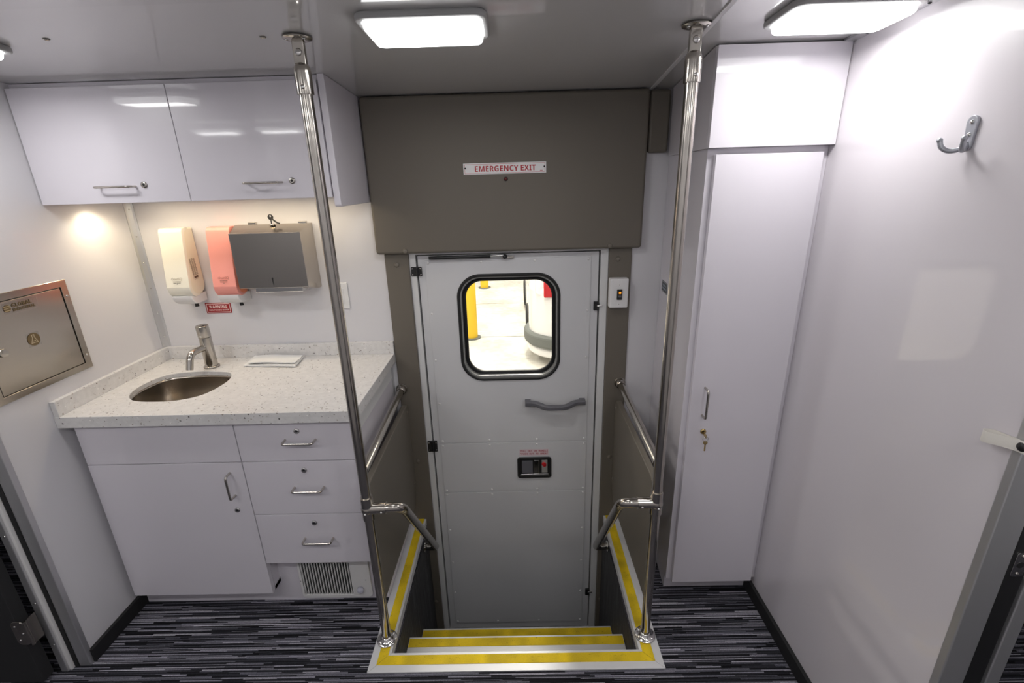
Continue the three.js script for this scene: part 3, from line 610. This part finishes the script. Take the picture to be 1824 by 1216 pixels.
{ // steel towel dispenser
  const t = thing('towel_dispenser', 'stainless steel paper towel dispenser above the counter', 'towel dispenser', -0.654, 1.226, 0.0);
  const B = [-0.808, -0.500, 1.228, 1.497], Fq = [-0.795, -0.512, 1.250, 1.468], zb = 0.001, zm = 0.03, zf = 0.105;
  const q = (a, z) => [V(a[0], a[2], z), V(a[1], a[2], z), V(a[1], a[3], z), V(a[0], a[3], z)];
  const A = q(B, zb), Bm = q(B, zm), C = q(Fq, zf), pos = [];
  const quad = (a, b, c, d) => { for (const p of [a, b, c, a, c, d]) pos.push(p.x, p.y, p.z); };
  for (let i = 0; i < 4; i++) { const j = (i + 1) % 4; quad(A[i], A[j], Bm[j], Bm[i]); quad(Bm[i], Bm[j], C[j], C[i]); }
  quad(A[3], A[2], A[1], A[0]);
  const g = new THREE.BufferGeometry(); g.setAttribute('position', new THREE.Float32BufferAttribute(pos, 3)); g.computeVertexNormals(); g.setAttribute('uv', new THREE.Float32BufferAttribute(new Float32Array(pos.length / 3 * 2), 2));
  worldMesh('case', g, brushed, t);
  const f = worldMesh('front_cover', plate(poly([[-0.797, 1.248], [-0.510, 1.248], [-0.510, 1.470], [-0.797, 1.470]]), zf, zf + 0.004, 0.0015), steel, t);
  worldMesh('level_slot', plate(poly([[-0.6535, 1.258], [-0.6515, 1.258], [-0.650, 1.288], [-0.653, 1.291], [-0.656, 1.288]]), zf + 0.0041, zf + 0.0046), black, f);
  for (const x of [-0.745, -0.535]) box('mount_tab', x - 0.016, x + 0.016, 1.495, 1.505, 0.002, 0.016, steel, t, 0.002);
  box('towel_lip', -0.74, -0.54, 1.2265, 1.249, 0.05, 0.098, polished, t, 0.004);
  const lk = M('lock', lathe([[0, 0.006], [0.01, 0.006], [0.012, 0], [0, 0]], 20), polished, t, -0.645, 1.494, 0.045);
  const ks = new THREE.Shape(); ks.absarc(0, 0.024, 0.011, 0, Math.PI * 2); const kh = new THREE.Path(); kh.absarc(0, 0.028, 0.004, 0, Math.PI * 2); ks.holes.push(kh);
  const key = worldMesh('key', joined([plate(ks, 0.043, 0.046).translate(-0.647, 1.502, 0), boxGeo(-0.649, -0.645, 1.498, 1.518, 0.0435, 0.0455)]), black, lk); tag(key, 'black headed key');
  tube('key_tag', [V(-0.643, 1.521, 0.046), V(-0.622, 1.506, 0.055), V(-0.608, 1.501, 0.06)], 0.0035, black, lk, 0.01, 16, 8);
}
{ // signs
  const wt = canvasTex(512, 216, (c, w, h) => { c.fillStyle = '#9c1018'; c.fillRect(0, 0, w, h); c.strokeStyle = '#f2dcd8'; c.lineWidth = 12; c.strokeRect(24, 22, w - 48, h - 44); c.fillStyle = '#f6e6e2'; c.textAlign = 'center'; c.font = 'bold 76px sans-serif'; c.fillText('WARNING', w / 2, 108); c.font = 'bold 42px sans-serif'; c.fillText('NON-POTABLE WATER', w / 2, 166, 400); });
  const t = thing('warning_sign', 'small red warning sign on the wall above the faucet', 'sign', -0.972, 1.118, 0.001);
  box('plate', -1.028, -0.916, 1.119, 1.166, 0.0005, 0.002, redGloss, t, 0.0005);
  M('print', new THREE.PlaneGeometry(0.1118, 0.0468), print(wt), t, -0.972, 1.1425, 0.0023);
  const et = canvasTex(1024, 128, (c, w, h) => { c.fillStyle = '#eceaea'; c.fillRect(0, 0, w, h); c.strokeStyle = '#c45a60'; c.lineWidth = 3; c.strokeRect(14, 12, w - 28, h - 24); c.fillStyle = '#b01420'; c.font = 'bold 92px sans-serif'; c.textAlign = 'center'; c.fillText('EMERGENCY EXIT', w / 2 + 4, 98, 800); c.fillRect(950, 98, 34, 7); });
  const e = thing('exit_sign', 'white sign reading EMERGENCY EXIT in red letters', 'sign', 0.311, 1.665, 0.042);
  box('plate', 0.148, 0.474, 1.6665, 1.708, 0.0425, 0.0445, whitePlastic, e, 0.0006);
  M('print', new THREE.PlaneGeometry(0.3235, 0.0405), print(et), e, 0.311, 1.68725, 0.0448);
  for (const x of [0.1555, 0.4665]) rivet(e, x, 1.69, 0.0448, black, 'z', 0.75, 'screw');
  const b = thing('indicator_lamp', 'small dark red indicator lamp under the exit sign', 'lamp', 0.314, 1.64, 0.042);
  M('bezel', lathe([[0, 0.002], [0.008, 0.002], [0.009, 0], [0, 0]], 20).rotateX(Math.PI / 2), black, b, 0.314, 1.647, 0.0418);
  M('lens', new THREE.SphereGeometry(0.0062, 16, 10).scale(1, 1, 0.7), P({ color: rgb(0.12, 0.01, 0.01), roughness: 0.2 }), b, 0.314, 1.647, 0.0445);
  const st = canvasTex(256, 128, (c, w, h) => { c.fillStyle = '#101318'; c.fillRect(0, 0, w, h); c.strokeStyle = '#c8ccd0'; c.lineWidth = 5; c.strokeRect(8, 8, w - 16, h - 16); c.fillStyle = '#9aa8b8'; for (let k = 0; k < 6; k++) { c.fillRect(50 + k * 26, 34, 18, 24); c.fillRect(38 + k * 31, 72, 22, 24); } });
  const k = thing('locker_label', 'small black label on the side of the tall locker', 'label', 0.9583, 1.206, 0.095);
  const bp = M('plate', new RoundedBoxGeometry(0.0014, 0.045, 0.094, 2, 0.0003), black, k, 0.9583, 1.206, 0.095);
  const p = M('print', new THREE.PlaneGeometry(0.093, 0.044), print(st), k, 0.9575, 1.206, 0.095); p.rotation.y = -Math.PI / 2;
  k.rotation.y = -0.081;
}
{ // outlet
  const t = thing('wall_outlet', 'white wall outlet above the counter behind the left pole', 'outlet', -0.424, 1.125, 0);
  box('plate', -0.460, -0.388, 1.126, 1.241, 0.0005, 0.007, whitePlastic, t, 0.003);
  box('receptacle', -0.441, -0.407, 1.150, 1.217, 0.006, 0.009, whitePlastic, t, 0.002);
  for (const y of [1.162, 1.198]) for (const dx of [-0.006, 0.006]) box('slot', -0.424 + dx - 0.001, -0.424 + dx + 0.001, y, y + 0.008, 0.0088, 0.0094, black, t, 0);
}
{ // switch box beside the door
  const t = thing('switch_box', 'white switch box with a black rocker beside the door', 'switch', 0.781, 1.108, 0.012);
  box('box', 0.742, 0.821, 1.109, 1.237, 0.0125, 0.052, whitePlastic, t, 0.006);
  const r = box('rocker', 0.772, 0.794, 1.147, 1.192, 0.051, 0.058, black, t, 0.002);
  tag(M('pilot_light', new THREE.BoxGeometry(0.009, 0.009, 0.002), amberGlow, r, 0.784, 1.178, 0.0585), 'amber pilot light');
  box('rocker_mark', 0.777, 0.790, 1.158, 1.166, 0.0578, 0.0588, greyPlastic, r, 0.0005);
  for (const y of [1.126, 1.212]) rivet(t, 0.782, y, 0.0515, polished, 'z', 0.6, 'screw');
}
{ // access panel on the left wall
  const t = thing('access_panel', 'stainless steel access panel on the left wall', 'access panel', XL, 1.025, 0.554);
  const z0 = 0.381, z1 = 0.727, s = poly([[z0, 1.025], [z1, 1.025], [z1, 1.354], [z0, 1.354]]);
  s.holes.push(new THREE.Path([[z0 + 0.024, 1.047], [z1 - 0.024, 1.047], [z1 - 0.024, 1.331], [z0 + 0.024, 1.331]].map(p => new THREE.Vector2(...p))));
  worldMesh('frame', prismX(s, XL + 0.0005, XL + 0.006, 0.001), brushed, t);
  box('recess', XL + 0.0003, XL + 0.001, 1.046, 1.332, z0 + 0.022, z1 - 0.022, black, t, 0);
  const d = box('panel_door', XL + 0.001, XL + 0.005, 1.050, 1.328, z0 + 0.0285, z1 - 0.0265, brushed, t, 0.001);
  for (const y of [1.297, 1.075]) rivet(t, XL + 0.006, y, z0 + 0.011, polished, 'x', 0.9, 'screw');
  const ink = '#6a5838';
  const lt = canvasTex(512, 160, (c, w, h) => {
    c.clearRect(0, 0, w, h); c.fillStyle = ink; c.beginPath(); c.arc(62, 80, 50, 0, 7); c.fill();
    c.strokeStyle = '#b0a080'; c.lineWidth = 9; for (let k = -1; k <= 1; k++) { c.beginPath(); c.moveTo(14, 80 + k * 30); c.lineTo(110, 80 + k * 30 - (k === 0 ? 6 : 0)); c.stroke(); }
    c.fillStyle = ink; c.font = 'bold 76px sans-serif'; c.fillText('GLOBAL', 130, 80, 350); c.font = 'bold 56px sans-serif'; c.fillText('INDUSTRIAL', 130, 136, 350);
  });
  const p = M('brand_print', new THREE.PlaneGeometry(0.115, 0.036), decal(lt), d, XL + 0.00515, 1.304, 0.556); p.rotation.y = Math.PI / 2;
  const ft = canvasTex(256, 256, (c, w, h) => { c.clearRect(0, 0, w, h); c.fillStyle = ink; c.beginPath(); c.arc(128, 128, 116, 0, 7); c.fill(); c.strokeStyle = '#b8aa90'; c.lineWidth = 14; c.beginPath(); c.moveTo(108, 46); c.lineTo(108, 96); c.lineTo(66, 190); c.lineTo(190, 190); c.lineTo(148, 96); c.lineTo(148, 46); c.stroke(); c.beginPath(); c.moveTo(96, 46); c.lineTo(160, 46); c.stroke(); c.fillStyle = '#b8aa90'; c.fillRect(100, 148, 56, 14); });
  const f = M('flask_mark', new THREE.PlaneGeometry(0.046, 0.046), decal(ft), d, XL + 0.00515, 1.189, 0.554); f.rotation.y = Math.PI / 2;
  const kn = M('knob', lathe([[0, 0.034], [0.0125, 0.034], [0.0135, 0.032], [0.0135, 0.006], [0.009, 0.003], [0.009, 0], [0, 0]], 24).rotateZ(-Math.PI / 2), steel, d, XL + 0.005, 1.186, 0.682); tag(kn, 'cylindrical steel knob');
}
// ---------------------------------------------------------------- tall locker and the cabinet over it
{
  const t = thing('tall_locker', 'tall narrow white locker with keys in its lock', 'cabinet', 1.10, 0, 0.25);
  worldMesh('carcass', joined([slab(poly([[0.966, 0.002], [XR - 0.001, 0.002], [XR - 0.001, 0.507], [0.925, 0.507]]), 0.09, 1.7145), slab(poly([[0.972, 0.002], [XR - 0.001, 0.002], [XR - 0.001, 0.461], [0.936, 0.461]]), 0.0005, 0.09)]), laminate, t);
  const d = box('door', 0.944, 1.260, 0.09, 1.697, 0.5085, 0.527, laminate, t, 0.001);
  wirePull(d, 'y', 0.989, 0.893, 0.527, 0.106, 0.032);
  camLock(d, 0.999, 0.776, 0.527, brass);
  const k = thing('locker_keys', 'brass keys hanging from the tall locker lock', 'keys', 1.0, 0.70, 0.54);
  box('key', 0.9985, 1.0005, 0.764, 0.778, 0.5315, 0.558, brass, k, 0.0008);
  M('key_ring', new THREE.TorusGeometry(0.0095, 0.001, 8, 28), polished, k, 1.002, 0.757, 0.5475);
  const ks = new THREE.Shape(); ks.absarc(0, -0.008, 0.008, 0, Math.PI * 2);
  worldMesh('spare_key', joined([plate(ks, 0.546, 0.548).translate(1.003, 0.750, 0), boxGeo(1.0005, 1.0055, 0.708, 0.737, 0.546, 0.548)]), brass, k);
  const u = thing('overhead_cabinet', 'white overhead cabinet above the tall locker', 'cabinet', 1.10, 1.715, 0.27);
  const oc = slab(poly([[0.954, 0.032], [XR - 0.001, 0.032], [XR - 0.001, 0.519], [0.9155, 0.519]]), 1.715, 1.98), op = oc.attributes.position;
  for (let i = 0; i < op.count; i++) if (op.getY(i) > 1.9) op.setY(i, ceilingY(op.getZ(i)) - 0.003);
  worldMesh('carcass', oc, laminate, u);
  box('door', 0.9155, XR - 0.002, 1.715, 1.977, 0.520, 0.538, laminate, u, 0.001);
}
// ---------------------------------------------------------------- coat hook, strap
{
  const y = 1.703, z = 0.972, t = thing('coat_hook', 'grey double coat hook on the right wall', 'hook', XR, y, z);
  const s = new THREE.Shape(); s.absarc(0, 0.026, 0.0125, 0, Math.PI); s.lineTo(-0.009, -0.02); s.absarc(0, -0.02, 0.009, Math.PI, Math.PI * 2); s.closePath();
  const g = extrude(s, 0.006, 0.0015).rotateY(-Math.PI / 2);
  M('back_plate', g, hookGrey, t, XR, y, z);
  for (const dy of [0.026, 0.002]) rivet(t, XR - 0.006, y + dy, z + (dy > 0.01 ? 0 : 0), polished, '-x', 1, 'screw');
  for (const q of [-1, 1]) {
    const c = new THREE.CatmullRomCurve3([V(XR - 0.005, y - 0.016, z), V(XR - 0.015, y - 0.026, z + q * 0.007), V(XR - 0.027, y - 0.027, z + q * 0.017), V(XR - 0.035, y - 0.019, z + q * 0.025), V(XR - 0.038, y - 0.006, z + q * 0.029)]);
    const tg = new THREE.TubeGeometry(c, 40, 0.005, 14), e = c.getPoint(1);
    worldMesh('prong', joined([tg, new THREE.SphereGeometry(0.0058, 14, 10).translate(e.x, e.y, e.z), new THREE.SphereGeometry(0.0055, 14, 10).translate(XR - 0.005, y - 0.016, z)]), hookGrey, t);
  }
}
{
  const t = thing('pull_strap', 'white webbing pull loop screwed to the right door jamb', 'strap', XR - 0.01, 1.12, 1.215);
  const pts = [V(XR - 0.008, 1.150, 1.268), V(XR - 0.010, 1.150, 1.254), V(XR - 0.020, 1.147, 1.228), V(XR - 0.028, 1.143, 1.206), V(XR - 0.020, 1.142, 1.194), V(XR - 0.008, 1.142, 1.198), V(XR - 0.003, 1.144, 1.222), V(XR - 0.0065, 1.149, 1.252), V(XR - 0.0075, 1.149, 1.268)];
  const cr = new THREE.CatmullRomCurve3(pts), n = 60, pos = [], uv = [], idx = [], h = 0.0115, th = 0.0009;
  for (let i = 0; i <= n; i++) {
    const p = cr.getPoint(i / n), tn = cr.getTangent(i / n), nx = V(tn.z, 0, -tn.x).normalize().multiplyScalar(th);
    for (const [a, b] of [[1, 1], [1, -1], [-1, -1], [-1, 1]]) { pos.push(p.x + nx.x * a, p.y + h * b, p.z + nx.z * a); uv.push(i / n * 0.16, b * h); }
    if (i < n) for (let k = 0; k < 4; k++) { const a = i * 4 + k, b = i * 4 + (k + 1) % 4; idx.push(a, b, a + 4, b, b + 4, a + 4); }
  }
  const g = new THREE.BufferGeometry(); g.setAttribute('position', new THREE.Float32BufferAttribute(pos, 3)); g.setAttribute('uv', new THREE.Float32BufferAttribute(uv, 2)); g.setIndex(idx); g.computeVertexNormals();
  const wm = P({ color: rgb(0.74, 0.71, 0.66), roughness: 0.85, bumpMap: webTex, bumpScale: 0.0004, side: THREE.DoubleSide });
  worldMesh('webbing', g, wm, t, false);
  const sc = M('screw', lathe([[0, 0.005], [0.005, 0.0045], [0.0085, 0.002], [0.009, 0], [0, 0]], 20).rotateZ(Math.PI / 2), black, t, XR - 0.0092, 1.150, 1.257);
  tag(sc, 'dark screw with washer');
}
// ---------------------------------------------------------------- ceiling lamps and ceiling screws
const lampLabels = ['rectangular ceiling lamp above the emergency door, between the poles', 'rectangular ceiling lamp above the sink, at the left edge', 'rectangular ceiling lamp in front of the overhead cabinet, by the right wall', 'rectangular ceiling lamp behind the camera, leftmost of the row of four', 'rectangular ceiling lamp behind the camera, second from the left in the row', 'rectangular ceiling lamp behind the camera, third from the left in the row', 'rectangular ceiling lamp behind the camera, rightmost of the row of four', 'rectangular ceiling lamp in the room beyond the left doorway', 'rectangular ceiling lamp in the room beyond the right doorway'];
HALL_LAMPS.forEach(([x, z], i) => {
  const y = ceilingY(z), t = thing('ceiling_lamp', lampLabels[i], 'lamp', x, y, z, 'ceiling lamps');
  const W = 0.292, D = 0.172;
  const bz = roundRect(W, D, 0.03); bz.holes.push(roundRect(W - 0.03, D - 0.03, 0.022, 0, 0, THREE.Path));
  t.rotation.x = z < 0.9 ? -0.0467 : 0;
  const a = M('bezel', extrude(bz, 0.015, 0.005).rotateX(Math.PI / 2), lampGrey, t, x, y - 0.0005, z); a.position.set(0, -0.0005, 0);
  const lg = extrude(roundRect(W - 0.031, D - 0.031, 0.022), 0.032, 0.011).rotateX(Math.PI / 2);
  const b = M('lens', lg, lensGlow, t, x, y, z); b.position.set(0, -0.001, 0); tag(b, 'glowing white lens');
  const l = new THREE.RectAreaLight(rgb(1, 0.985, 0.97), LAMP, W - 0.055, D - 0.055);
  l.name = 'lamp_light'; l.position.set(0, -0.035, 0); l.rotation.x = -Math.PI / 2; t.add(l);
});
for (const [x, z, l] of [[-0.762, 0.728, 'small ceiling screw near the left lamp'], [-0.258, 0.695, 'small ceiling screw beside the left pole flange']]) {
  const t = thing('ceiling_screw', l, 'screw', x, ceilingY(z), z);
  M('head', lathe([[0, 0.004], [0.005, 0.003], [0.008, 0], [0, 0]], 16).rotateX(Math.PI), steel, t, x, ceilingY(z) - 0.0002, z);
}
// ---------------------------------------------------------------- the garage outside the window
{
  const y = -1.1;
  const fl = new THREE.Group(); fl.name = 'floor_garage'; put(fl, scene, 0, y, -7); struct(fl, 'pale concrete garage floor seen through the door window', 'floor');
  const zs = [-0.15, -3.4, -6.35, -8.85, -12.2, -16];
  for (let k = 0; k < 5; k++) for (const [x0, x1] of [[-5, -1.6], [-1.588, 2.4], [2.412, 6]]) box('concrete_slab', x0, x1, y - 0.1, y, zs[k + 1] + 0.035, zs[k], garageMat, fl, 0.003);
  struct(box('wall_garage', -5, 6, y, 3.6, -16.2, -16, plainWhite, scene, 0), 'far wall of the garage', 'wall');
  struct(box('wall_garage', -5.2, -5, y, 3.6, -16.2, -0.15, plainWhite, scene, 0), 'left wall of the garage', 'wall');
  struct(box('wall_garage', 6, 6.2, y, 3.6, -16.2, -0.15, plainWhite, scene, 0), 'right wall of the garage', 'wall');
  struct(box('ceiling_garage', -5.2, 6.2, 3.6, 3.7, -16.2, -0.15, plainWhite, scene, 0), 'ceiling of the garage', 'ceiling');
  const glow = P({ color: 0xffffff, emissive: 0xfff6e0, emissiveIntensity: 6, roughness: 0.5 });
  [[-3.5, -5], [-3.5, -10], [0.3, -5], [0.3, -10], [4, -8], [0.6, -2.0]].forEach(([x, z], i) => {
    const t = thing('garage_light', ['strip light over the left of the garage, near', 'strip light over the left of the garage, far', 'strip light over the middle of the garage, near', 'strip light over the middle of the garage, far', 'strip light over the right of the garage', 'strip light over the garage floor just outside the door'][i], 'lamp', x, 3.5, z, 'garage strip lights');
    box('housing', x - 0.2, x + 0.2, 3.52, 3.6, z - 1.2, z + 1.2, whitePlastic, t, 0.01);
    box('tube_cover', x - 0.17, x + 0.17, 3.49, 3.525, z - 1.15, z + 1.15, glow, t, 0.01);
    const l = new THREE.RectAreaLight(rgb(1, 0.96, 0.86), GARAGE, 0.34, 2.3); l.name = 'garage_lamp_light'; l.position.set(0, -0.03, 0); l.rotation.x = -Math.PI / 2; t.add(l);
  });
  for (const [x, z, r, l] of [[-0.50, -6.3, 0.11, 'yellow steel post standing nearest on the garage floor'], [-0.52, -10.6, 0.11, 'yellow steel post farther back in the garage']]) {
    const t = thing('bollard', l, 'post', x, y, z, 'yellow posts in the garage');
    M('post', lathe([[0, 0], [r, 0], [r, 2.2], [r * 0.8, 2.28], [0, 2.3]], 28), postYellow, t, x, y, z);
    M('foot_plate', cyl(r * 1.5, r * 1.5, 0.02, 24), bumperGrey, t, x, y + 0.0105, z);
  }
  // white car, its rear towards the door
  const c = thing('car', 'white car with a grey rear bumper parked in the garage', 'car', 1.45, y, -7);
  worldMesh('body', slab(roundRect(1.80, 4.5, 0.58, 1.43, -6.93), -0.80, 0.13, 0.07, 20), carWhite, c);
  const s = new THREE.Shape(); // (z, y) profile of the cabin
  s.moveTo(-4.84, 0.02); s.lineTo(-4.86, 0.14); s.lineTo(-5.0, 0.60); s.quadraticCurveTo(-5.08, 0.72, -5.3, 0.73); s.lineTo(-6.9, 0.70); s.quadraticCurveTo(-7.2, 0.66, -7.9, 0.06); s.lineTo(-7.9, 0.02); s.closePath();
  worldMesh('cabin', prismX(s, 0.62, 2.24, 0.08), carWhite, c);
  tag(worldMesh('bumper_trim', slab(roundRect(1.96, 1.36, 0.66, 1.43, -5.29), -0.80, -0.60, 0.05, 24), bumperGrey, c), 'grey bumper wrapping round the rear of the car');
  worldMesh('lower_bumper', slab(roundRect(1.84, 1.28, 0.6, 1.43, -5.30), -0.96, -0.805, 0.05, 24), carWhite, c);
  const rw = box('rear_window', 0.80, 2.06, 0.17, 0.58, -4.935, -4.905, black, c, 0.01); rw.rotation.x = -0.30;
  for (const [x0, x1] of [[0.74, 0.92], [1.94, 2.12]]) tag(box('tail_light', x0, x1, 0.0, 0.30, -4.98, -4.72, redGloss, c, 0.02), 'red tail light');
  box('number_plate', 1.18, 1.68, -0.35, -0.22, -4.685, -4.665, whitePlastic, c, 0.004);
  box('side_window', 0.612, 0.625, 0.20, 0.56, -7.0, -5.3, black, c, 0.004);
  box('side_window', 2.235, 2.248, 0.20, 0.56, -7.0, -5.3, black, c, 0.004);
  for (const x of [0.60, 2.26]) for (const z of [-6.3, -8.5]) { const w = M('wheel', new THREE.TorusGeometry(0.23, 0.1, 14, 32).rotateY(Math.PI / 2), rubber, c, x, y + 0.33, z); M('rim', cyl(0.17, 0.17, 0.1, 24).rotateZ(Math.PI / 2), aluminium, w, x, y + 0.33, z); }
}
renderer.render(scene, camera);
